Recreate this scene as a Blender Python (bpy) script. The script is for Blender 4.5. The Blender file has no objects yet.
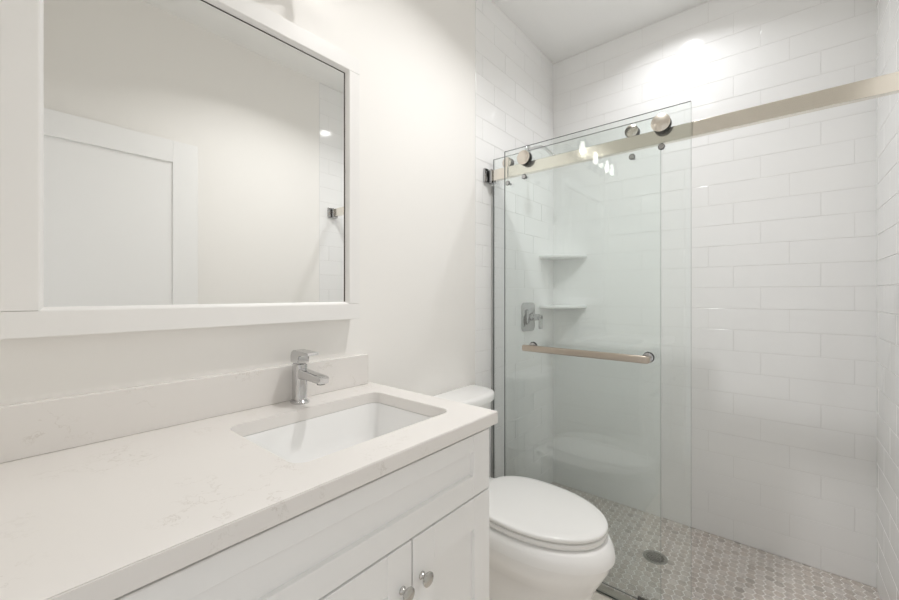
import bpy, bmesh, math, random
from mathutils import Vector, Matrix
random.seed(7)
C = bpy.context.scene
col = C.collection
PI = math.pi

# ------------------------------------------------------------------ camera, world, lights, exposure
D = 2.40            # y of the shower's back wall
W = 1.446           # x of the right wall
H = 2.74            # ceiling
CAMX, CAMZ = 1.129, 1.2277
cam = bpy.data.cameras.new('camera')
cam.sensor_width = 36.0
cam.lens = 391.0 / 899.0 * 36.0
cam.shift_y = -5.8 / 899.0
cam.clip_start = 0.02
camo = bpy.data.objects.new('camera', cam)
col.objects.link(camo)
camo.location = (CAMX, 0.0, CAMZ)
camo.rotation_euler = (PI / 2, 0, math.radians(40.03))
C.camera = camo

w = bpy.data.worlds.new('world')
C.world = w
w.use_nodes = True
w.node_tree.nodes['Background'].inputs[0].default_value = (1.0, 0.985, 0.965, 1)
w.node_tree.nodes['Background'].inputs[1].default_value = 0.75

def area(name, loc, size, power, color, rot=(0, 0, 0), spread=PI):
    l = bpy.data.lights.new(name, 'AREA')
    l.shape = 'DISK'; l.size = size; l.energy = power; l.color = color; l.spread = spread
    o = bpy.data.objects.new(name, l)
    o.location = loc; o.rotation_euler = rot
    col.objects.link(o)
    return o

SHOWER_LIGHT = (0.73, 2.04)
ROOM_LIGHT = (0.70, 1.12)
area('shower_downlight_lamp', (SHOWER_LIGHT[0], SHOWER_LIGHT[1], H - 0.012), 0.085, 3.6, (0.97, 0.98, 1.0), spread=2.45)
area('room_downlight_lamp', (ROOM_LIGHT[0], ROOM_LIGHT[1], H - 0.012), 0.085, 8.3, (1.0, 0.988, 0.975), spread=2.3)
BULB = 8.0
C.cycles.max_bounces = 24
C.cycles.diffuse_bounces = 14
C.cycles.glossy_bounces = 8
C.cycles.transparent_max_bounces = 32
vs = C.view_settings
vs.view_transform = 'Standard'
vs.look = 'None'
vs.gamma = 1.0
vs.exposure = 0.06
vs.use_curve_mapping = False

# ------------------------------------------------------------------ materials
def mat(name, color, rough=0.5, metal=0.0, coat=0.0, spec=0.5, **kw):
    m = bpy.data.materials.new(name)
    m.use_nodes = True
    b = m.node_tree.nodes['Principled BSDF']
    b.inputs['Base Color'].default_value = (*color, 1)
    b.inputs['Roughness'].default_value = rough
    b.inputs['Metallic'].default_value = metal
    b.inputs['Coat Weight'].default_value = coat
    b.inputs['Specular IOR Level'].default_value = spec
    return m

def nd(m, kind, **props):
    n = m.node_tree.nodes.new(kind)
    for k, v in props.items():
        setattr(n, k, v)
    return n

def bump_noise(m, scale, strength, dist=0.001, detail=4):
    t = m.node_tree
    b = t.nodes['Principled BSDF']
    tc = nd(m, 'ShaderNodeTexCoord')
    n = nd(m, 'ShaderNodeTexNoise')
    n.inputs['Scale'].default_value = scale
    n.inputs['Detail'].default_value = detail
    bp = nd(m, 'ShaderNodeBump')
    bp.inputs['Strength'].default_value = strength
    bp.inputs['Distance'].default_value = dist
    t.links.new(tc.outputs['Object'], n.inputs['Vector'])
    t.links.new(n.outputs['Fac'], bp.inputs['Height'])
    t.links.new(bp.outputs['Normal'], b.inputs['Normal'])
    return m

def veined(m, base, vein, scale, lo, hi, amount, cloud=0.03):
    """thin broken veins over a base colour"""
    t = m.node_tree
    b = t.nodes['Principled BSDF']
    tc = nd(m, 'ShaderNodeTexCoord')
    warp = nd(m, 'ShaderNodeTexNoise'); warp.inputs['Scale'].default_value = scale * 1.6; warp.inputs['Detail'].default_value = 5
    addv = nd(m, 'ShaderNodeVectorMath', operation='MULTIPLY_ADD')
    addv.inputs[1].default_value = (0.16, 0.16, 0.16)
    t.links.new(tc.outputs['Object'], warp.inputs['Vector'])
    t.links.new(warp.outputs['Color'], addv.inputs[0])
    t.links.new(tc.outputs['Object'], addv.inputs[2])
    n = nd(m, 'ShaderNodeTexNoise'); n.inputs['Scale'].default_value = scale; n.inputs['Detail'].default_value = 6
    n.inputs['Roughness'].default_value = 0.6
    t.links.new(addv.outputs[0], n.inputs['Vector'])
    sub = nd(m, 'ShaderNodeMath', operation='SUBTRACT'); sub.inputs[1].default_value = 0.5
    ab = nd(m, 'ShaderNodeMath', operation='ABSOLUTE')
    t.links.new(n.outputs['Fac'], sub.inputs[0]); t.links.new(sub.outputs[0], ab.inputs[0])
    mr = nd(m, 'ShaderNodeMapRange')
    mr.inputs['From Min'].default_value = 0.0; mr.inputs['From Max'].default_value = lo
    mr.inputs['To Min'].default_value = 1.0; mr.inputs['To Max'].default_value = 0.0
    t.links.new(ab.outputs[0], mr.inputs['Value'])
    msk = nd(m, 'ShaderNodeTexNoise'); msk.inputs['Scale'].default_value = scale * 0.9; msk.inputs['Detail'].default_value = 3
    t.links.new(tc.outputs['Object'], msk.inputs['Vector'])
    mm = nd(m, 'ShaderNodeMapRange')
    mm.inputs['From Min'].default_value = hi; mm.inputs['From Max'].default_value = hi + 0.12
    mm.inputs['To Min'].default_value = 0.0; mm.inputs['To Max'].default_value = amount
    t.links.new(msk.outputs['Fac'], mm.inputs['Value'])
    mul = nd(m, 'ShaderNodeMath', operation='MULTIPLY')
    t.links.new(mr.outputs[0], mul.inputs[0]); t.links.new(mm.outputs[0], mul.inputs[1])
    mix = nd(m, 'ShaderNodeMix', data_type='RGBA')
    mix.inputs['A'].default_value = (*base, 1); mix.inputs['B'].default_value = (*vein, 1)
    t.links.new(mul.outputs[0], mix.inputs['Factor'])
    t.links.new(mix.outputs['Result'], b.inputs['Base Color'])
    return m

M_wall = bump_noise(mat('warm_white_wall_paint', (0.885, 0.87, 0.845), 0.55), 260, 0.12, 0.0006)
M_ceil = bump_noise(mat('ceiling_paint', (0.92, 0.92, 0.91), 0.8), 200, 0.1, 0.0006)
M_tile = bump_noise(mat('glazed_white_tile', (0.885, 0.885, 0.882), 0.10, coat=0.0), 9, 0.10, 0.004, 2)
M_grout = mat('pale_grout', (0.785, 0.78, 0.775), 0.8)
M_cab = mat('white_cabinet_lacquer', (0.885, 0.885, 0.88), 0.35)
M_frame = mat('white_mirror_frame_paint', (0.87, 0.86, 0.845), 0.4)
M_quartz = veined(mat('white_quartz', (0.8, 0.78, 0.75), 0.16), (0.80, 0.775, 0.75), (0.55, 0.51, 0.46), 9.0, 0.012, 0.50, 0.45)
M_ceramic = mat('white_ceramic', (0.89, 0.89, 0.885), 0.08, coat=0.3)
M_plastic = mat('white_seat_plastic', (0.86, 0.86, 0.85), 0.22)
M_chrome = mat('polished_chrome', (0.64, 0.64, 0.645), 0.07, 1.0)
M_steel = mat('dark_polished_chrome', (0.47, 0.47, 0.475), 0.08, 1.0)
M_nickel = mat('satin_nickel', (0.72, 0.67, 0.60), 0.24, 1.0)
M_nickel_bar = mat('satin_nickel_header', (0.82, 0.78, 0.71), 0.16, 1.0)
M_towel = mat('brushed_nickel_towel_bar', (0.50, 0.44, 0.375), 0.28, 1.0)
M_knob = mat('brushed_nickel_knob', (0.56, 0.55, 0.53), 0.16, 1.0)
M_black = mat('black_rubber', (0.012, 0.012, 0.012), 0.45)
M_mirror = mat('mirror_silver', (0.93, 0.935, 0.925), 0.0, 1.0)
M_edge = mat('mirror_edge_shade', (0.06, 0.05, 0.045), 0.5)
M_drain = mat('drain_steel', (0.34, 0.34, 0.32), 0.3, 1.0)
M_hole = mat('drain_dark', (0.01, 0.01, 0.01), 0.9)
M_door = mat('door_white_paint', (0.885, 0.885, 0.88), 0.4)
M_floor = bump_noise(mat('beige_porcelain_floor', (0.74, 0.69, 0.63), 0.4), 30, 0.1)
M_thresh = veined(mat('marble_threshold', (0.55, 0.52, 0.47), 0.3), (0.72, 0.68, 0.61), (0.5, 0.46, 0.41), 9.0, 0.05, 0.45, 0.6)
M_mgrout = mat('mosaic_grout', (0.90, 0.88, 0.86), 0.85)
M_vinyl = mat('grey_vinyl_strip', (0.50, 0.50, 0.49), 0.3)
marbles = []
for i, c in enumerate([(0.57, 0.515, 0.47), (0.61, 0.56, 0.515), (0.54, 0.485, 0.44), (0.59, 0.53, 0.48), (0.64, 0.595, 0.555), (0.49, 0.445, 0.405)]):
    marbles.append(veined(mat('marble_hex', c, 0.3), c, tuple(k * 0.55 for k in c), 38.0, 0.06, 0.44, 0.8))

def glass_mat(name, tint):
    m = bpy.data.materials.new(name); m.use_nodes = True
    t = m.node_tree; t.nodes.clear()
    out = nd(m, 'ShaderNodeOutputMaterial')
    tr = nd(m, 'ShaderNodeBsdfTransparent'); tr.inputs[0].default_value = (*tint, 1)
    gl = nd(m, 'ShaderNodeBsdfGlossy'); gl.inputs['Roughness'].default_value = 0.0; gl.inputs[0].default_value = (1, 1, 1, 1)
    fr = nd(m, 'ShaderNodeFresnel'); fr.inputs['IOR'].default_value = 1.5
    geo = nd(m, 'ShaderNodeNewGeometry')
    # the same Fresnel on the way in and on the way out
    inv = nd(m, 'ShaderNodeMath', operation='MULTIPLY_ADD')
    inv.inputs[1].default_value = (1 / 1.5 - 1.5); inv.inputs[2].default_value = 1.5
    t.links.new(geo.outputs['Backfacing'], inv.inputs[0])
    mx = nd(m, 'ShaderNodeMixShader')
    t.links.new(fr.outputs[0], mx.inputs[0])
    t.links.new(tr.outputs[0], mx.inputs[1]); t.links.new(gl.outputs[0], mx.inputs[2])
    t.links.new(mx.outputs[0], out.inputs['Surface'])
    return m
M_glass = glass_mat('clear_tempered_glass', (0.977, 0.993, 0.989))
M_shade = glass_mat('clear_shade_glass', (0.98, 0.98, 0.98))
M_gedge = mat('glass_edge', (0.07, 0.09, 0.085), 0.3)
def emit(name, color, strength):
    m = bpy.data.materials.new(name); m.use_nodes = True
    b = m.node_tree.nodes['Principled BSDF']
    b.inputs['Base Color'].default_value = (0.9, 0.9, 0.9, 1)
    b.inputs['Emission Color'].default_value = (*color, 1)
    b.inputs['Emission Strength'].default_value = strength
    return m
M_bulb = emit('lit_bulb', (1.0, 0.955, 0.90), BULB)
M_lens = emit('lit_downlight_lens', (1.0, 0.96, 0.9), 8.0)

# ------------------------------------------------------------------ mesh helpers
def obj(name, bm, mats, parent=None, smooth=None):
    me = bpy.data.meshes.new(name)
    bmesh.ops.recalc_face_normals(bm, faces=bm.faces)
    if smooth is not None:
        for f in bm.faces: f.smooth = True
        for e in bm.edges:
            if len(e.link_faces) == 2 and e.calc_face_angle(0) > math.radians(smooth): e.smooth = False
    bm.to_mesh(me); bm.free()
    if not isinstance(mats, (list, tuple)): mats = [mats]
    for m in mats: me.materials.append(m)
    o = bpy.data.objects.new(name, me)
    col.objects.link(o)
    if parent: o.parent = parent
    return o

def tag(o, label=None, cat=None, group=None, kind=None):
    if label: o['label'] = label
    if cat: o['category'] = cat
    if group: o['group'] = group
    if kind: o['kind'] = kind
    return o

def thing(name, label, cat, group=None, loc=(0, 0, 0)):
    o = bpy.data.objects.new(name, None)
    o.empty_display_size = 0.05
    o.location = loc
    col.objects.link(o)
    return tag(o, label, cat, group)

def struct(name, bm, m, smooth=None, parent=None):
    o = obj(name, bm, m, parent, smooth)
    if not parent: o['kind'] = 'structure'
    return o

def box(bm, x0, x1, y0, y1, z0, z1, bev=0.0, seg=2, mi=0, mtx=None):
    r = bmesh.ops.create_cube(bm, size=1.0)
    vsx = r['verts']
    bmesh.ops.scale(bm, vec=(x1 - x0, y1 - y0, z1 - z0), verts=vsx)
    bmesh.ops.translate(bm, vec=((x0 + x1) / 2, (y0 + y1) / 2, (z0 + z1) / 2), verts=vsx)
    faces = list({f for v in vsx for f in v.link_faces})
    for f in faces: f.material_index = mi
    if bev > 0:
        es = list({e for v in vsx for e in v.link_edges})
        bmesh.ops.bevel(bm, geom=es, offset=bev, segments=seg, affect='EDGES', profile=0.5)
    return bm

def newbox(*a, **k):
    return box(bmesh.new(), *a, **k)

def rings(bm, loops, cap0=True, cap1=True, mi=0):
    """loft closed loops of points"""
    vl = [[bm.verts.new(p) for p in lp] for lp in loops]
    n = len(vl[0])
    for a, b in zip(vl, vl[1:]):
        for i in range(n):
            f = bm.faces.new((a[i], a[(i + 1) % n], b[(i + 1) % n], b[i])); f.material_index = mi
    if cap0: bm.faces.new(vl[0][::-1]).material_index = mi
    if cap1: bm.faces.new(vl[-1]).material_index = mi
    return vl

def lathe(bm, prof, origin, axis, n=40, mi=0):
    """profile [(r, h)] revolved about axis (a unit vector) through origin"""
    ax = Vector(axis).normalized()
    u = ax.orthogonal().normalized(); v = ax.cross(u)
    o = Vector(origin)
    lp = []
    for r, h in prof:
        r = max(r, 1e-5)
        lp.append([o + ax * h + (u * math.cos(2 * PI * i / n) + v * math.sin(2 * PI * i / n)) * r for i in range(n)])
    rings(bm, lp, True, True, mi)
    return bm

def tube(bm, pts, r, n=16, mi=0):
    pts = [Vector(p) for p in pts]
    lp = []
    prev = None
    for i, p in enumerate(pts):
        d = (pts[min(i + 1, len(pts) - 1)] - pts[max(i - 1, 0)]).normalized()
        if prev is None: u = d.orthogonal().normalized()
        else: u = (prev - d * prev.dot(d)).normalized()
        prev = u
        v = d.cross(u)
        rr = r[i] if isinstance(r, (list, tuple)) else r
        lp.append([p + (u * math.cos(2 * PI * k / n) + v * math.sin(2 * PI * k / n)) * rr for k in range(n)])
    rings(bm, lp, True, True, mi)
    return bm

def rrect(x0, x1, y0, y1, r, seg=6):
    pts = []
    for cx, cy, a0 in ((x1 - r, y1 - r, 0), (x0 + r, y1 - r, 90), (x0 + r, y0 + r, 180), (x1 - r, y0 + r, 270)):
        for i in range(seg + 1):
            a = math.radians(a0 + 90 * i / seg)
            pts.append((cx + r * math.cos(a), cy + r * math.sin(a)))
    return pts

# ------------------------------------------------------------------ tiled walls
TH = 0.1051          # course height with joint
TW = 0.3155          # tile length with joint
def tiled(u0, u1, z1, place, shift, joint=0.0020, raise_=0.0014):
    """running-third-bond glazed tiles on a plane; place(u, z, h) -> point, h = height over the grout"""
    bm = bmesh.new()
    g = [bm.verts.new(place(*p, 0.0)) for p in ((u0, 0), (u1, 0), (u1, z1), (u0, z1))]
    bm.faces.new(g).material_index = 1
    row = 0
    while row * TH < z1 - 0.01:
        za = row * TH + joint / 2; zb = min((row + 1) * TH, z1) - joint / 2
        j = shift + (16 - row) * TW / 3.0
        k0 = math.floor((u0 - j) / TW)
        ua = j + k0 * TW
        while ua < u1 - 1e-4:
            a = max(ua, u0) + joint / 2; b = min(ua + TW, u1) - joint / 2
            ua += TW
            if b - a < 0.006: continue
            tl = [random.uniform(-0.00022, 0.00022) for _ in range(4)]
            l0 = [(a, za, 0.0), (b, za, 0.0), (b, zb, 0.0), (a, zb, 0.0)]
            e = 0.0008
            l1 = [(a, za, raise_ - 0.0005), (b, za, raise_ - 0.0005), (b, zb, raise_ - 0.0005), (a, zb, raise_ - 0.0005)]
            l2 = [(a + e, za + e, raise_ + tl[0]), (b - e, za + e, raise_ + tl[1]), (b - e, zb - e, raise_ + tl[2]), (a + e, zb - e, raise_ + tl[3])]
            rings(bm, [[place(*p) for p in l] for l in (l0, l1, l2)], False, True, 0)
        row += 1
    return bm

WT = 0.10
TY0 = 1.538          # where the tile begins on the side walls
def wallbox(bm, *a): return box(bm, *a, mi=1)

bm = tiled(0.0, W, H, lambda u, z, h: Vector((u, D - h, z)), 1.17)
box(bm, -WT, W + WT, D + 0.0005, D + WT, -0.05, H, mi=1)
struct('wall_back', bm, [M_tile, M_grout])

bm = tiled(TY0, D, H, lambda u, z, h: Vector((0.0005 + h, u, z)), 1.60)
struct('wall_left_tile', bm, [M_tile, M_grout])
bpy.data.objects['wall_left_tile'].name = 'wall_shower_left'
struct('wall_left', newbox(-WT, 0.0, -0.165, D, -0.05, H), M_wall)

bm = tiled(TY0, D, H, lambda u, z, h: Vector((W - 0.0005 - h, u, z)), 1.72)
struct('wall_shower_right', bm, [M_tile, M_grout])
struct('wall_right', newbox(W, W + WT, -0.165, D, -0.05, H), M_wall)

# front wall with the doorway the photographer stands in
bm = bmesh.new()
box(bm, 0.0, 0.60, -0.165, -0.045, -0.05, H)
box(bm, 1.41, W, -0.165, -0.045, -0.05, H)
box(bm, 0.60, 1.41, -0.165, -0.045, 2.07, H)
struct('wall_front', bm, M_wall)

struct('ceiling', newbox(-WT, W + WT, -0.165, D + WT, H, H + 0.08), M_ceil)

# bathroom floor: large porcelain tiles
bm = bmesh.new()
box(bm, 0.0, W, -0.165, 1.57, -0.05, -0.002, mi=1)
ty = -0.165
while ty < 1.57 - 1e-3:
    tx = -0.1
    while tx < W - 1e-3:
        a, b = max(tx, 0) + 0.0015, min(tx + 0.60, W) - 0.0015
        c, d = ty + 0.0015, min(ty + 0.30, 1.57) - 0.0015
        if d - c > 0.01 and b - a > 0.01: box(bm, a, b, c, d, -0.004, 0.0)
        tx += 0.60
    ty += 0.30
struct('floor', bm, [M_floor, M_mgrout])
struct('trim_1', newbox(0.0005, W - 0.0005, 1.570, 1.674, -0.05, 0.0035, 0.0012, 1), M_thresh)

# shower floor: hexagon marble mosaic
bm = bmesh.new()
y0 = 1.674
box(bm, 0.0, W, y0, D, -0.05, -0.0015, mi=6)
F = 0.0365
R = F / math.sqrt(3)
g = 0.0034
cx = -F; ci = 0
def clip(poly, axis, lim, sign):
    out = []
    for i, p in enumerate(poly):
        q = poly[(i + 1) % len(poly)]
        a = (p[axis] - lim) * sign; b = (q[axis] - lim) * sign
        if a >= 0: out.append(p)
        if (a >= 0) != (b >= 0):
            t = a / (a - b)
            out.append((p[0] + (q[0] - p[0]) * t, p[1] + (q[1] - p[1]) * t))
    return out
DRX, DRY, DRR = 0.690, 2.015, 0.052
while cx < W + F:
    cy = y0 - F + (F / 2 if ci % 2 else 0)
    while cy < D + F:
        def hexa(rr):
            p = [(cx + rr * math.cos(PI / 3 * k), cy + rr * math.sin(PI / 3 * k)) for k in range(6)]
            for ax, lm, sg in ((0, 0.002, 1), (0, W - 0.002, -1), (1, y0 + 0.002, 1), (1, D - 0.002, -1)):
                if p: p = clip(p, ax, lm, sg)
            return p
        p = hexa(R - g / 1.6)
        if len(p) >= 3 and math.hypot(cx - DRX, cy - DRY) > DRR - 0.006:
            mi = random.choice([0, 1, 1, 3, 3, 4, 2, 1, 5, 0, 4])
            dz = random.uniform(-0.0002, 0.0002)
            mx_ = sum(q[0] for q in p) / len(p); my_ = sum(q[1] for q in p) / len(p)
            lo = [(q[0], q[1], -0.0015) for q in p]
            mid = [(q[0], q[1], -0.0006) for q in p]
            top = [(mx_ + (q[0] - mx_) * 0.955, my_ + (q[1] - my_) * 0.955, dz) for q in p]
            rings(bm, [lo, mid, top], False, True, mi)
        cy += F
    cx += 1.5 * R; ci += 1
struct('floor_shower', bm, marbles + [M_mgrout])

# ------------------------------------------------------------------ door leaf standing open against the right wall
DX0, DX1 = 1.385, 1.420
dr = obj('door_1', bmesh.new(), M_door)
dr['kind'] = 'structure'
bm = bmesh.new()
dy0, dy1, dz0, dz1 = -0.035, 0.757, 0.012, 2.040
st = 0.116
for a in ((dy0, dy0 + st, dz0, dz1), (dy1 - st, dy1, dz0, dz1), (dy0 + st, dy1 - st, dz1 - st, dz1), (dy0 + st, dy1 - st, dz0, dz0 + 0.22), (dy0 + st, dy1 - st, 0.90, 1.02)):
    box(bm, DX0, DX1, *a, bev=0.0015, seg=1)
box(bm, DX0 + 0.010, DX1 - 0.010, dy0 + st - 0.004, dy1 - st + 0.004, dz0 + 0.2, dz1 - st + 0.004)
me = bpy.data.meshes.new('door_1'); bm.to_mesh(me); bm.free(); me.materials.append(M_door); dr.data = me

# ------------------------------------------------------------------ vanity cabinet
CY0, CY1 = -0.030, 0.882
cab = thing('vanity_cabinet', 'white shaker vanity cabinet under the quartz countertop, with round nickel knobs', 'cabinet', loc=(0.26, 0.43, 0))
cab.location = (0, 0, 0)
bm = bmesh.new()
box(bm, 0.002, 0.508, CY1 - 0.018, CY1, 0.0, 0.879)
box(bm, 0.002, 0.508, CY0, CY0 + 0.018, 0.0, 0.879)
box(bm, 0.002, 0.508, CY0 + 0.018, CY1 - 0.018, 0.09, 0.108)
box(bm, 0.002, 0.012, CY0 + 0.018, CY1 - 0.018, 0.108, 0.879)
box(bm, 0.490, 0.506, CY0 + 0.018, CY1 - 0.018, 0.820, 0.850)
box(bm, 0.490, 0.508, CY0 + 0.018, CY1 - 0.018, 0.675, 0.715)
box(bm, 0.490, 0.508, CY0 + 0.018, CY1 - 0.018, 0.108, 0.13)
box(bm, 0.430, 0.445, CY0 + 0.018, CY1 - 0.018, 0.0, 0.09)
obj('body', bm, M_cab, cab)
XF0, XF = 0.510, 0.530
def shaker(bm, a, b, z0, z1, sw, rt, rb, sl=None):
    sl = sl if sl is not None else sw
    box(bm, XF0, XF, b - sw, b, z0, z1, 0.0012, 1)
    box(bm, XF0, XF, a, a + sl, z0, z1, 0.0012, 1)
    box(bm, XF0, XF, a + sl, b - sw, z1 - rt, z1, 0.0012, 1)
    box(bm, XF0, XF, a + sl, b - sw, z0, z0 + rb, 0.0012, 1)
    box(bm, XF0, XF - 0.011, a + sl - 0.004, b - sw + 0.004, z0 + rb - 0.004, z1 - rt + 0.004)
    return bm
obj('false_drawer_front', shaker(bmesh.new(), CY0, CY1, 0.7065, 0.8645, 0.073, 0.043, 0.054), M_cab, cab)
def knob(y, z, par):
    bm = bmesh.new()
    lathe(bm, [(0.0, 0), (0.0085, 0), (0.0085, 0.002), (0.006, 0.004), (0.0045, 0.010), (0.006, 0.014), (0.0135, 0.0165), (0.0155, 0.0195), (0.0150, 0.0225), (0.0110, 0.0250), (0.005, 0.0262), (0, 0.0265)], (XF - 0.0002, y, z), (1, 0, 0), 28)
    return obj('knob', bm, M_knob, par, 40)
for a, b, ky in ((0.592, CY1, 0.618), (0.288, 0.588, 0.560), (CY0, 0.284, -0.002)):
    dmesh = obj('door', shaker(bmesh.new(), a, b, 0.100, 0.7015, 0.0675, 0.080, 0.075), M_cab, cab)
    knob(ky, 0.611, dmesh)

# ------------------------------------------------------------------ countertop with the sink hole
HX0, HX1, HY0, HY1, HR = 0.128, 0.450, 0.370, 0.815, 0.030
SZ0, SZ1 = 0.880, 0.912
def slab(outer, inner, z0, z1):
    bm = bmesh.new()
    es = []
    for loop in (outer, inner):
        vv = [bm.verts.new((p[0], p[1], z1)) for p in loop]
        for i in range(len(vv)): es.append(bm.edges.new((vv[i], vv[(i + 1) % len(vv)])))
    bmesh.ops.triangle_fill(bm, edges=es, use_beauty=True, normal=(0, 0, 1))
    r = bmesh.ops.extrude_face_region(bm, geom=list(bm.faces))
    vv = [e for e in r['geom'] if isinstance(e, bmesh.types.BMVert)]
    bmesh.ops.translate(bm, vec=(0, 0, z0 - z1), verts=vv)
    bmesh.ops.recalc_face_normals(bm, faces=bm.faces)
    sharp = [e for e in bm.edges if len(e.link_faces) == 2 and e.calc_face_angle(0) > 1.2 and all(abs(v.co.z - z1) < 1e-6 for v in e.verts)]
    bmesh.ops.bevel(bm, geom=sharp, offset=0.0018, segments=2, affect='EDGES')
    return bm
ct = obj('countertop', slab(rrect(0.001, 0.550, -0.040, 0.894, 0.004, 3), rrect(HX0, HX1, HY0, HY1, HR, 8), SZ0, SZ1), M_quartz, None, 35)
tag(ct, 'white speckled quartz countertop with an undermount sink cut into it', 'countertop')
bsp = obj('backsplash', newbox(0.001, 0.021, -0.040, 0.874, SZ1 + 0.0003, 1.0165, 0.0015, 2), M_quartz)
tag(bsp, 'low quartz backsplash strip against the wall behind the countertop', 'backsplash')

# undermount sink
sk = thing('sink', 'rectangular white ceramic undermount sink below the countertop opening', 'sink')
bm = bmesh.new()
prof = [(0.010, SZ0 - 0.001), (-0.001, SZ0 - 0.001), (-0.003, SZ0 - 0.008), (-0.010, SZ0 - 0.075), (-0.020, SZ0 - 0.118), (-0.040, SZ0 - 0.134), (-0.10, SZ0 - 0.139), (-0.135, SZ0 - 0.142)]
lp = []
for off, z in prof:
    rr = max(HR + off * 0.5, 0.012) if off > -0.05 else 0.012
    lp.append([(p[0], p[1], z) for p in rrect(HX0 - off, HX1 + off, HY0 - off, HY1 + off, rr, 8)])
outer = []
for off, z in [(-0.125, SZ0 - 0.156), (-0.03, SZ0 - 0.150), (0.0, SZ0 - 0.118), (0.008, SZ0 - 0.02), (0.010, SZ0 - 0.001)]:
    rr = max(HR + off * 0.5, 0.012) if off > -0.05 else 0.012
    outer.append([(p[0], p[1], z) for p in rrect(HX0 - off, HX1 + off, HY0 - off, HY1 + off, rr, 8)])
rings(bm, lp + outer, False, False)
bmesh.ops.remove_doubles(bm, verts=bm.verts, dist=1e-6)
# close both bottoms
for z in (SZ0 - 0.142, SZ0 - 0.156):
    es = [e for e in bm.edges if all(abs(v.co.z - z) < 1e-6 for v in e.verts)]
    try: bmesh.ops.edgeloop_fill(bm, edges=es)
    except Exception: pass
obj('basin', bm, M_ceramic, sk, 60)
bm = bmesh.new()
lathe(bm, [(0.0, 0), (0.022, 0), (0.022, 0.002), (0.019, 0.0035), (0.014, 0.0025), (0.013, 0.006), (0.0, 0.0075)], ((HX0 + HX1) / 2, (HY0 + HY1) / 2, SZ0 - 0.1425), (0, 0, 1), 28)
obj('drain_stopper', bm, M_chrome, sk, 40)

# ------------------------------------------------------------------ faucet
FX, FY = 0.060, 0.593
fc = thing('faucet', 'chrome single-lever faucet standing behind the sink on the countertop', 'faucet')
def rr_prism(bm, x0, x1, y0, y1, r, zs, mi=0):
    rings(bm, [[(p[0], p[1], z) for p in rrect(x0 + o, x1 - o, y0 + o, y1 - o, max(r - o, 0.001), 6)] for z, o in zs])
bm = bmesh.new()
rr_prism(bm, FX - 0.029, FX + 0.029, FY - 0.023, FY + 0.023, 0.021, [(SZ1, 0), (SZ1 + 0.006, 0), (SZ1 + 0.009, 0.003)])
obj('base_plate', bm, M_chrome, fc, 40)
bm = bmesh.new()
rr_prism(bm, FX - 0.022, FX + 0.020, FY - 0.0175, FY + 0.0175, 0.013, [(SZ1 + 0.008, 0.0), (SZ1 + 0.112, 0.0), (SZ1 + 0.115, 0.003)])
obj('body', bm, M_chrome, fc, 40)
bm = bmesh.new()
lp = []
for x, zc, hh, ww in ((FX + 0.0, 0.999, 0.0165, 0.0135), (FX + 0.030, 0.998, 0.0140, 0.0140), (FX + 0.080, 0.9965, 0.0115, 0.0145), (FX + 0.125, 0.994, 0.0105, 0.0150), (FX + 0.129, 0.994, 0.0088, 0.0135)):
    lp.append([(x, FY + p[0], zc + p[1]) for p in rrect(-ww, ww, -hh, hh, 0.005, 4)])
rings(bm, lp)
obj('spout', bm, M_chrome, fc, 40)
bm = bmesh.new()
lathe(bm, [(0, 0), (0.011, 0), (0.011, 0.004), (0.008, 0.004), (0.007, 0.001), (0.0, 0.001)], (FX + 0.112, FY, 0.9845), (0, 0, -1), 20)
obj('aerator', bm, M_drain, fc, 40)
# lever: a block over the body, bending forward into a thin flat paddle
bm = bmesh.new()
side = [(FX - 0.022, 1.029), (FX + 0.020, 1.029), (FX + 0.020, 1.046), (FX + 0.026, 1.053), (FX + 0.070, 1.055), (FX + 0.072, 1.058), (FX + 0.070, 1.063), (FX + 0.020, 1.065), (FX - 0.006, 1.066), (FX - 0.017, 1.061), (FX - 0.022, 1.050)]
rings(bm, [[(x, FY + s, z) for x, z in side] for s in (-0.0175, 0.0175)])
bmesh.ops.bevel(bm, geom=list(bm.edges), offset=0.0016, segments=2, affect='EDGES', clamp_overlap=True)
obj('lever', bm, M_chrome, fc, 50)

# ------------------------------------------------------------------ framed mirror
mr = thing('framed_mirror', 'wall mirror in a wide white painted frame above the vanity', 'mirror')
MF = 0.050; MY0, MY1, MZ0, MZ1 = 0.018, 0.815, 1.1455, 2.017; RW = 0.050
IY0, IY1, IZ0, IZ1 = 0.067, 0.774, MZ0 + RW, 1.966       # inner edge of the flat frame
for z0, z1 in ((MZ0, IZ0), (IZ1, MZ1)):
    obj('rail', newbox(0.001, MF, MY0, MY1, z0, z1, 0.0012, 2), M_frame, mr)
for a, b in ((MY0, IY0), (IY1, MY1)):
    obj('stile', newbox(0.001, MF, a, b, IZ0 + 0.0007, IZ1 - 0.0007, 0.0012, 2), M_frame, mr)
# sloping bead from the flat frame down to the glass
def rect4(x, o): return [(x, IY0 + o, IZ0 + o), (x, IY1 - o, IZ0 + o), (x, IY1 - o, IZ1 - o), (x, IY0 + o, IZ1 - o)]
bm = bmesh.new()
rings(bm, [rect4(0.030, -0.002), rect4(0.0480, -0.0005), rect4(0.0475, 0.0015), rect4(0.0370, 0.0070), rect4(0.0355, 0.0075), rect4(0.030, 0.0075)], False, False)
obj('inner_bead', bm, M_frame, mr)
obj('mirror_glass', newbox(0.028, 0.0345, IY0, IY1, IZ0, IZ1), M_mirror, mr)
bm = bmesh.new()  # dark strips paint in the shade of the gap along top and right edge
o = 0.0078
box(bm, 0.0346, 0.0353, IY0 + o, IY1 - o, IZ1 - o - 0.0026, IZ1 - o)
box(bm, 0.0346, 0.0353, IY1 - o - 0.0036, IY1 - o, IZ0 + o, IZ1 - o - 0.0026)
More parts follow.
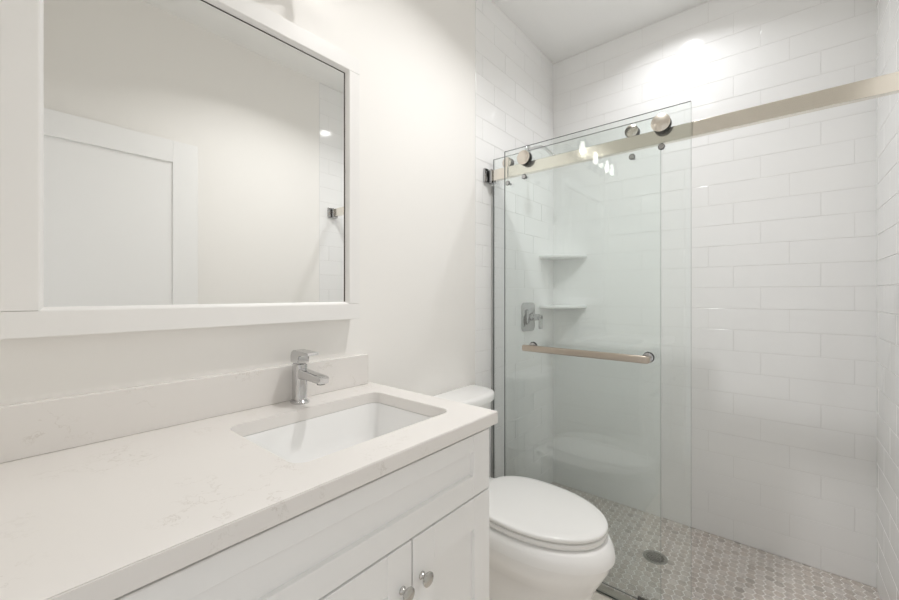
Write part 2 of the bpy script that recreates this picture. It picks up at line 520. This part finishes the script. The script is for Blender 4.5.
obj('edge_shade_line', bm, M_edge, mr)['label'] = 'thin painted shade line between mirror glass and frame'

# ------------------------------------------------------------------ vanity light above the mirror
vl = thing('vanity_light', 'three-bulb vanity light with clear glass shades mounted above the mirror', 'light')
bm = newbox(0.001, 0.022, 0.08, 0.68, 2.205, 2.265, 0.003, 2)
obj('backplate', bm, M_chrome, vl)
for y in (0.13, 0.38, 0.63):
    bm = bmesh.new()
    tube(bm, [(0.02, y, 2.235), (0.07, y, 2.235), (0.10, y, 2.242), (0.112, y, 2.26), (0.112, y, 2.282)], 0.006, 12)
    obj('arm', bm, M_chrome, vl, 40)
    bm = bmesh.new(); lathe(bm, [(0.0, 0.0), (0.024, 0.0), (0.024, -0.025), (0.018, -0.030), (0.0, -0.030)], (0.112, y, 2.288), (0, 0, 1), 24)
    obj('socket', bm, M_chrome, vl, 40)
    bm = bmesh.new(); lathe(bm, [(0.026, 0), (0.038, -0.03), (0.046, -0.09), (0.050, -0.13), (0.047, -0.13), (0.043, -0.09), (0.035, -0.03), (0.024, -0.002)], (0.112, y, 2.276), (0, 0, 1), 32)
    obj('glass_shade', bm, M_shade, vl, 40)
    bm = bmesh.new(); lathe(bm, [(0.0, 0.0), (0.010, 0.0), (0.011, -0.02), (0.016, -0.035), (0.018, -0.048), (0.015, -0.066), (0.007, -0.080), (0.0, -0.084)], (0.112, y, 2.258), (0, 0, 1), 24)
    obj('bulb', bm, M_bulb, vl, 60)

# ------------------------------------------------------------------ recessed downlights
for (x, y), lab in ((SHOWER_LIGHT, 'round recessed ceiling light over the shower, lit'), (ROOM_LIGHT, 'round recessed ceiling light over the bathroom floor, lit')):
    t = thing('recessed_downlight', lab, 'light', 'recessed ceiling lights')
    bm = bmesh.new(); lathe(bm, [(0.047, 0), (0.066, 0), (0.066, -0.003), (0.062, -0.006), (0.049, -0.006), (0.047, -0.004)], (x, y, H), (0, 0, 1), 40)
    obj('trim_ring', bm, M_ceil, t, 40)
    bm = bmesh.new(); lathe(bm, [(0.0, 0), (0.0468, 0), (0.0468, -0.004), (0.0, -0.004)], (x, y, H - 0.0005), (0, 0, 1), 40)
    obj('lens', bm, M_lens, t, 40)

# ------------------------------------------------------------------ toilet
TC = 1.325
TZ = 0.018
tl = thing('toilet', 'white two-piece toilet with closed lid between the vanity and the shower glass', 'toilet')
def egg(xb, xm, xf, w, z, nb=3.0, nf=2.0, n=48, yc=TC):
    pts = []
    for i in range(n):
        a = 2 * PI * i / n
        c_, s_ = math.cos(a), math.sin(a)
        e = nf if c_ >= 0 else nb
        X = abs(c_) ** (2 / e); Y = abs(s_) ** (2 / e)
        pts.append((xm + (xf - xm) * X if c_ >= 0 else xm - (xm - xb) * X, yc + math.copysign(w * Y, s_), z))
    return pts
bm = bmesh.new()
secs = [(0.03, 0.33, 0.632, 0.120, 0.0, 4.5, 2.4), (0.03, 0.33, 0.630, 0.117, 0.02, 4.5, 2.4), (0.03, 0.33, 0.634, 0.112, 0.09, 4.5, 2.3), (0.03, 0.34, 0.642, 0.116, 0.15, 4.2, 2.2),
        (0.03, 0.36, 0.652, 0.128, 0.195, 3.8, 2.1), (0.03, 0.39, 0.666, 0.144, 0.225, 3.4, 2.05), (0.03, 0.41, 0.690, 0.164, 0.265, 3.2, 2.0), (0.03, 0.42, 0.710, 0.178, 0.300, 3.1, 2.0),
        (0.03, 0.42, 0.7170, 0.1825, 0.3245, 3.1, 2.0), (0.03, 0.42, 0.7225, 0.1885, 0.3270, 3.1, 2.0),
        (0.03, 0.42, 0.7225, 0.1885, 0.340, 3.1, 2.0), (0.03, 0.42, 0.7180, 0.187, 0.356, 3.1, 2.0), (0.03, 0.42, 0.708, 0.184, 0.372, 3.1, 2.0), (0.03, 0.42, 0.700, 0.179, 0.380, 3.1, 2.0), (0.035, 0.42, 0.690, 0.171, 0.3830, 3.1, 2.0)]
rings(bm, [egg(s[0], s[1], s[2] - 0.004, s[3], s[4] * (1 + TZ / 0.3885), nb=s[5], nf=s[6]) for s in secs])
obj('bowl', bm, M_ceramic, tl, 35)
bm = bmesh.new()
rings(bm, [egg(0.215, 0.42, 0.655, 0.146, 0.3835 + TZ, 2.7), egg(0.215, 0.42, 0.655, 0.146, 0.3865 + TZ, 2.7), egg(0.200, 0.42, 0.688, 0.176, 0.3875 + TZ, 2.7), egg(0.198, 0.42, 0.692, 0.180, 0.394 + TZ, 2.7), egg(0.198, 0.42, 0.692, 0.180, 0.401 + TZ, 2.7), egg(0.200, 0.42, 0.689, 0.177, 0.4045 + TZ, 2.7), egg(0.206, 0.42, 0.680, 0.168, 0.4055 + TZ, 2.7), egg(0.215, 0.42, 0.655, 0.146, 0.4065 + TZ, 2.7)])
obj('seat', bm, M_plastic, tl, 40)
bm = bmesh.new()
rings(bm, [egg(0.215, 0.42, 0.655, 0.146, 0.4068 + TZ, 2.7), egg(0.215, 0.42, 0.655, 0.146, 0.4095 + TZ, 2.7), egg(0.198, 0.42, 0.690, 0.179, 0.4105 + TZ, 2.7), egg(0.195, 0.42, 0.694, 0.183, 0.414 + TZ, 2.7), egg(0.195, 0.42, 0.694, 0.183, 0.422 + TZ, 2.7), egg(0.197, 0.42, 0.692, 0.181, 0.4255 + TZ, 2.7), egg(0.202, 0.42, 0.687, 0.177, 0.4275 + TZ, 2.7), egg(0.225, 0.42, 0.665, 0.155, 0.4300 + TZ, 2.7), egg(0.29, 0.42, 0.56, 0.09, 0.4325 + TZ, 2.7), egg(0.39, 0.42, 0.45, 0.02, 0.433 + TZ, 2.2)])
obj('lid', bm, M_plastic, tl, 50)
for s in (-0.075, 0.075):
    obj('hinge', newbox(0.175, 0.215, TC + s - 0.018, TC + s + 0.018, 0.3888 + TZ, 0.412 + TZ, 0.005, 2), M_plastic, tl, 40)
def tank_loop(o, z, xf, hw):
    return [(max(p[0], 0.006), p[1], z) for p in egg(0.006 + o, 0.055, xf - o, hw - o, z, 12, 3.2, 64, 1.300)]
bm = bmesh.new()
rings(bm, [tank_loop(0.035, 0.389 + TZ, 0.175, 0.185), tank_loop(0.02, 0.42, 0.178, 0.19), tank_loop(0.008, 0.60, 0.178, 0.19), tank_loop(0.004, 0.762, 0.180, 0.192)])
obj('tank', bm, M_ceramic, tl, 40)
bm = bmesh.new()
rings(bm, [tank_loop(0.002, 0.763, 0.187, 0.197), tank_loop(0, 0.766, 0.190, 0.200), tank_loop(0, 0.788, 0.190, 0.200), tank_loop(0.002, 0.795, 0.189, 0.199), tank_loop(0.007, 0.7995, 0.187, 0.198), tank_loop(0.02, 0.8015, 0.187, 0.198)])
obj('tank_lid', bm, M_ceramic, tl, 40)

# ------------------------------------------------------------------ shower door hardware
BY0, BY1, BZ0, BZ1 = 1.636, 1.661, 1.795, 1.848
hb = thing('header_rail', 'long satin nickel rail spanning the shower opening from wall to wall', 'shower rail')
obj('rail', newbox(0.0225, W - 0.0225, BY0, BY1, BZ0, BZ1, 0.0015, 2), M_nickel_bar, hb)
for side in (0, 1):
    def mx(a, b): return (a, b) if side == 0 else (W - b, W - a)
    bm = bmesh.new()
    box(bm, *mx(0.0030, 0.0150), BY0 - 0.034, BY1 + 0.010, BZ0 - 0.008, BZ1 + 0.008, 0.002, 2)
    box(bm, *mx(0.0215, 0.0380), BY0 - 0.010, BY0 - 0.0005, BZ0 - 0.006, BZ1 + 0.004, 0.0015, 2)
    box(bm, *mx(0.0215, 0.0380), BY0 - 0.010, BY1 + 0.006, BZ0 - 0.010, BZ0 - 0.0005, 0.0015, 2)
    box(bm, *mx(0.0215, 0.0380), BY1 + 0.0005, BY1 + 0.006, BZ0 - 0.006, BZ1 + 0.004, 0.0015, 2)
    br = obj('wall_bracket', bm, M_steel, hb, 40)
    bm = newbox(*mx(0.0148, 0.0218), BY0 - 0.004, BY1 + 0.003, BZ0 - 0.004, BZ1 + 0.003)  # black block put in for the shade of the open bracket slot
    obj('bracket_slot_shade', bm, M_black, br)['label'] = 'black fill painted as the shade in the rail bracket slot'

def roller(y0, ydir, x, par, ytread0, ytread1):
    # cap outside the glass, dark wheel flange behind it, tread that rides on top of the rail
    z = 1.862
    t = obj('roller', lathe(bmesh.new(), [(0.0, 0.0), (0.030, 0.0), (0.0325, 0.0015), (0.0325, 0.0045), (0.0, 0.0045)], (x, y0, z), (0, ydir, 0), 40), M_nickel, par, 40)
    bm = bmesh.new()
    lathe(bm, [(0.0, 0.005), (0.031, 0.005), (0.032, 0.012), (0.032, 0.030), (0.0, 0.030)], (x, y0, z), (0, ydir, 0), 40)
    lathe(bm, [(0.0, 0.0), (0.013, 0.0), (0.013, abs(ytread1 - ytread0)), (0.0, abs(ytread1 - ytread0))], (x, min(ytread0, ytread1), z), (0, 1, 0), 30)
    obj('wheel', bm, M_black, t, 40)['label'] = 'black roller wheel'
    return t
def guard(x, y0, y1, par):
    z = 1.7735
    bm = bmesh.new()
    lathe(bm, [(0.0, 0.0), (0.009, 0.0), (0.0115, 0.003), (0.0115, 0.009), (0.009, 0.011), (0.006, 0.012), (0.006, y1 - y0), (0.0, y1 - y0)], (x, y0, z), (0, 1, 0), 24)
    return obj('anti_jump_button', bm, M_steel, par, 40)

def pane(name, x0, x1, y0, y1, z0, z1, par):
    bm = newbox(x0, x1, y0, y1, z0, z1)
    bm.faces.ensure_lookup_table()
    bm.normal_update()
    for f in bm.faces:
        f.material_index = 0 if abs(f.normal.y) > 0.9 else 1
    return obj(name, bm, [M_glass, M_gedge], par)

GZ0, GZ1 = 0.010, 1.9165
p1 = thing('sliding_glass_panel', 'front clear glass shower panel that carries the towel bar, nearer the room', 'shower door', 'sliding shower glass panels')
pane('glass', 0.116, 0.892, 1.618, 1.626, GZ0, GZ1, p1)
for x in (0.225, 0.797):
    roller(1.6035, 1, x, p1, 1.633, 1.648)
    guard(x + 0.002, 1.606, 1.634, p1)
p2 = thing('sliding_glass_panel', 'rear clear glass shower panel behind the rail, nearer the left wall', 'shower door', 'sliding shower glass panels')
pane('glass', 0.014, 0.783, 1.676, 1.684, GZ0, GZ1, p2)
for x in (0.112, 0.685):
    z = 1.8735
    t = obj('roller', lathe(bmesh.new(), [(0.0, 0.0), (0.023, 0.0), (0.0250, 0.0015), (0.0250, 0.0040), (0.0, 0.0040)], (x, 1.6440, z), (0, 1, 0), 40), M_nickel, p2, 40)
    bm = bmesh.new(); lathe(bm, [(0.0, 0.0), (0.0250, 0.0), (0.0250, 0.0275), (0.0, 0.0275)], (x, 1.6482, z), (0, 1, 0), 40)
    obj('wheel', bm, M_black, t, 40)['label'] = 'black roller wheel'
    bm = bmesh.new()
    lathe(bm, [(0.0, 0.0), (0.009, 0.0), (0.0115, 0.003), (0.0115, 0.009), (0.006, 0.011), (0.006, 0.036), (0.0, 0.036)], (x, 1.650, 1.7735), (0, 1, 0), 24)
    obj('anti_jump_button', bm, M_steel, p2, 40)

# towel bar on the front panel
tb = obj('towel_bar', bmesh.new(), M_towel, p1)
bm = bmesh.new()
tz = 0.988
lp = []
for x, yy, hh in ((0.252, 1.5560, 0.0110), (0.257, 1.5545, 0.0138), (0.755, 1.5545, 0.0138), (0.766, 1.5560, 0.0132), (0.772, 1.560, 0.010)):
    lp.append([(x, yy + p[0], tz + p[1]) for p in rrect(-0.0075, 0.0075, -hh, hh, 0.004, 4)])
rings(bm, lp)
for x in (0.272, 0.754):
    tube(bm, [(x, 1.556, tz), (x, 1.608, tz)], 0.009, 16)
bmesh.ops.recalc_face_normals(bm, faces=bm.faces)
for f in bm.faces: f.smooth = True
for e in bm.edges:
    if len(e.link_faces) == 2 and e.calc_face_angle(0) > 0.7: e.smooth = False
me = bpy.data.meshes.new('towel_bar'); bm.to_mesh(me); bm.free(); me.materials.append(M_towel); tb.data = me
for x in (0.272, 0.754):
    bm = bmesh.new()
    lathe(bm, [(0.0, 0), (0.021, 0), (0.021, -0.004), (0.018, -0.010), (0.012, -0.012), (0.0, -0.012)], (x, 1.6178, tz + 0.001), (0, 1, 0), 32)
    obj('mounting_flange', bm, M_steel, tb, 40)

# wall bumper strip and floor guide
js = obj('bumper_strip', newbox(0.0024, 0.0095, 1.672, 1.688, 0.006, 1.782, 0.001, 1), M_vinyl)
tag(js, 'grey vertical bumper strip on the left shower wall below the rail bracket', 'door strip')
fg = thing('floor_guide', 'small black guide on the threshold holding the bottom of the shower glass', 'door guide')
bm = bmesh.new()
box(bm, 0.705, 0.757, 1.6275, 1.6355, 0.0037, 0.030, 0.001, 1)
box(bm, 0.705, 0.757, 1.6355, 1.6650, 0.0037, 0.012, 0.001, 1)
obj('guide_block', bm, M_vinyl, fg)
obj('rubber_insert', newbox(0.703, 0.759, 1.6655, 1.6735, 0.0037, 0.030, 0.001, 1), M_black, fg)

# ------------------------------------------------------------------ shower fittings
def corner_shelf(z, label):
    s = thing('corner_shelf', label, 'shelf', 'corner shelves in the shower')
    bm = bmesh.new()
    def outline(r, zz, off=0.0):
        pts = [(0.0025 , D - 0.0020, zz)]
        n = 16
        a0, b0 = 0.205, 0.225
        # shallow bowed front between two short straight sides
        A = Vector((0.0025, D - r * a0)); B = Vector((r * b0, D - 0.0020))
        mid = (A + B) / 2
        nrm = Vector((1, -1)).normalized()
        ed = []
        for i in range(n + 1):
            t = i / n
            p = A.lerp(B, t) + nrm * (0.040 * r * 4 * t * (1 - t))
            ed.append((max(p.x, 0.0025), min(p.y, D - 0.0020), zz))
        return pts + ed
    rings(bm, [outline(0.93, z - 0.019), outline(0.985, z - 0.015), outline(1.0, z - 0.008), outline(0.992, z - 0.002), outline(0.975, z)])
    o = obj('shelf_board', bm, M_ceramic, s, 40)
    return s
corner_shelf(1.469, 'upper white ceramic corner shelf in the back left shower corner')
corner_shelf(1.157, 'lower white ceramic corner shelf in the back left shower corner, level with the valve')

vv_ = thing('shower_valve', 'chrome shower valve with lever handle on the tiled left wall', 'shower valve')
VY, VZ = 2.058, 1.095
bm = bmesh.new()
rings(bm, [[(x, VY + p[0], VZ + p[1]) for p in rrect(-0.075 + o, 0.075 - o, -0.083 + o, 0.083 - o, 0.022 - o * 0.5, 6)] for x, o in ((0.0022, 0.0), (0.007, 0.0), (0.010, 0.004))])
obj('escutcheon', bm, M_steel, vv_, 40)
bm = bmesh.new()
rings(bm, [[(x, VY + p[0], VZ + p[1]) for p in rrect(-0.040 + o, 0.040 - o, -0.045 + o, 0.045 - o, 0.016 - o * 0.5, 6)] for x, o in ((0.009, 0.0), (0.020, 0.0), (0.026, 0.008))])
lathe(bm, [(0.0, 0.0), (0.024, 0.0), (0.022, 0.018), (0.019, 0.020), (0.019, 0.050), (0.0, 0.050)], (0.024, VY, VZ), (1, 0, 0), 28)
obj('valve_trim', bm, M_steel, vv_, 40)
bm = bmesh.new()
box(bm, 0.060, 0.092, VY - 0.013, VY + 0.013, VZ - 0.012, VZ + 0.014, 0.004, 2)
box(bm, 0.078, 0.092, VY - 0.015, VY + 0.015, VZ - 0.068, VZ + 0.010, 0.004, 2)
obj('lever', bm, M_steel, vv_, 40)

sh = thing('shower_fixture', 'chrome shower head on a bent arm high on the left shower wall', 'shower head')
bm = bmesh.new(); lathe(bm, [(0.0, 0), (0.030, 0), (0.030, 0.004), (0.022, 0.010), (0.010, 0.013), (0.0, 0.013)], (0.0022, VY, 2.075), (1, 0, 0), 28)
obj('flange', bm, M_chrome, sh, 40)
bm = bmesh.new(); tube(bm, [(0.006, VY, 2.075), (0.05, VY, 2.078), (0.085, VY, 2.074), (0.115, VY, 2.058), (0.140, VY, 2.030), (0.152, VY, 2.014)], 0.0095, 14)
obj('arm', bm, M_chrome, sh, 40)
bm = bmesh.new()
ax = Vector((0.62, 0, -0.78)).normalized()
lathe(bm, [(0.0, 0), (0.012, 0), (0.014, 0.012), (0.011, 0.020), (0.018, 0.028), (0.042, 0.045), (0.045, 0.052), (0.041, 0.056), (0.0, 0.057)], (0.149, VY, 2.017), ax, 32)
obj('head', bm, M_chrome, sh, 40)

# floor drain
dn = thing('shower_drain', 'round metal grate drain in the hexagon mosaic shower floor', 'drain')
bm = bmesh.new(); lathe(bm, [(0.0, -0.0012), (DRR, -0.0012), (DRR, 0.0008), (DRR - 0.002, 0.0016), (DRR - 0.009, 0.0016), (DRR - 0.010, 0.0010), (0.0, 0.0010)], (DRX, DRY, 0), (0, 0, 1), 48)
obj('drain_ring', bm, M_drain, dn, 40)
bm = bmesh.new()
k = 0
for i in range(-5, 6):
    for j in range(-5, 6):
        px = i * 0.0078 + (0.0039 if j % 2 else 0); py = j * 0.0068
        if math.hypot(px, py) < DRR - 0.0135:
            lathe(bm, [(0.0, 0.0), (0.0028, 0.0), (0.0028, 0.0002), (0.0, 0.0002)], (DRX + px, DRY + py, 0.0011), (0, 0, 1), 8)
obj('drain_holes', bm, M_hole, dn)['label'] = 'dark round perforations of the drain'
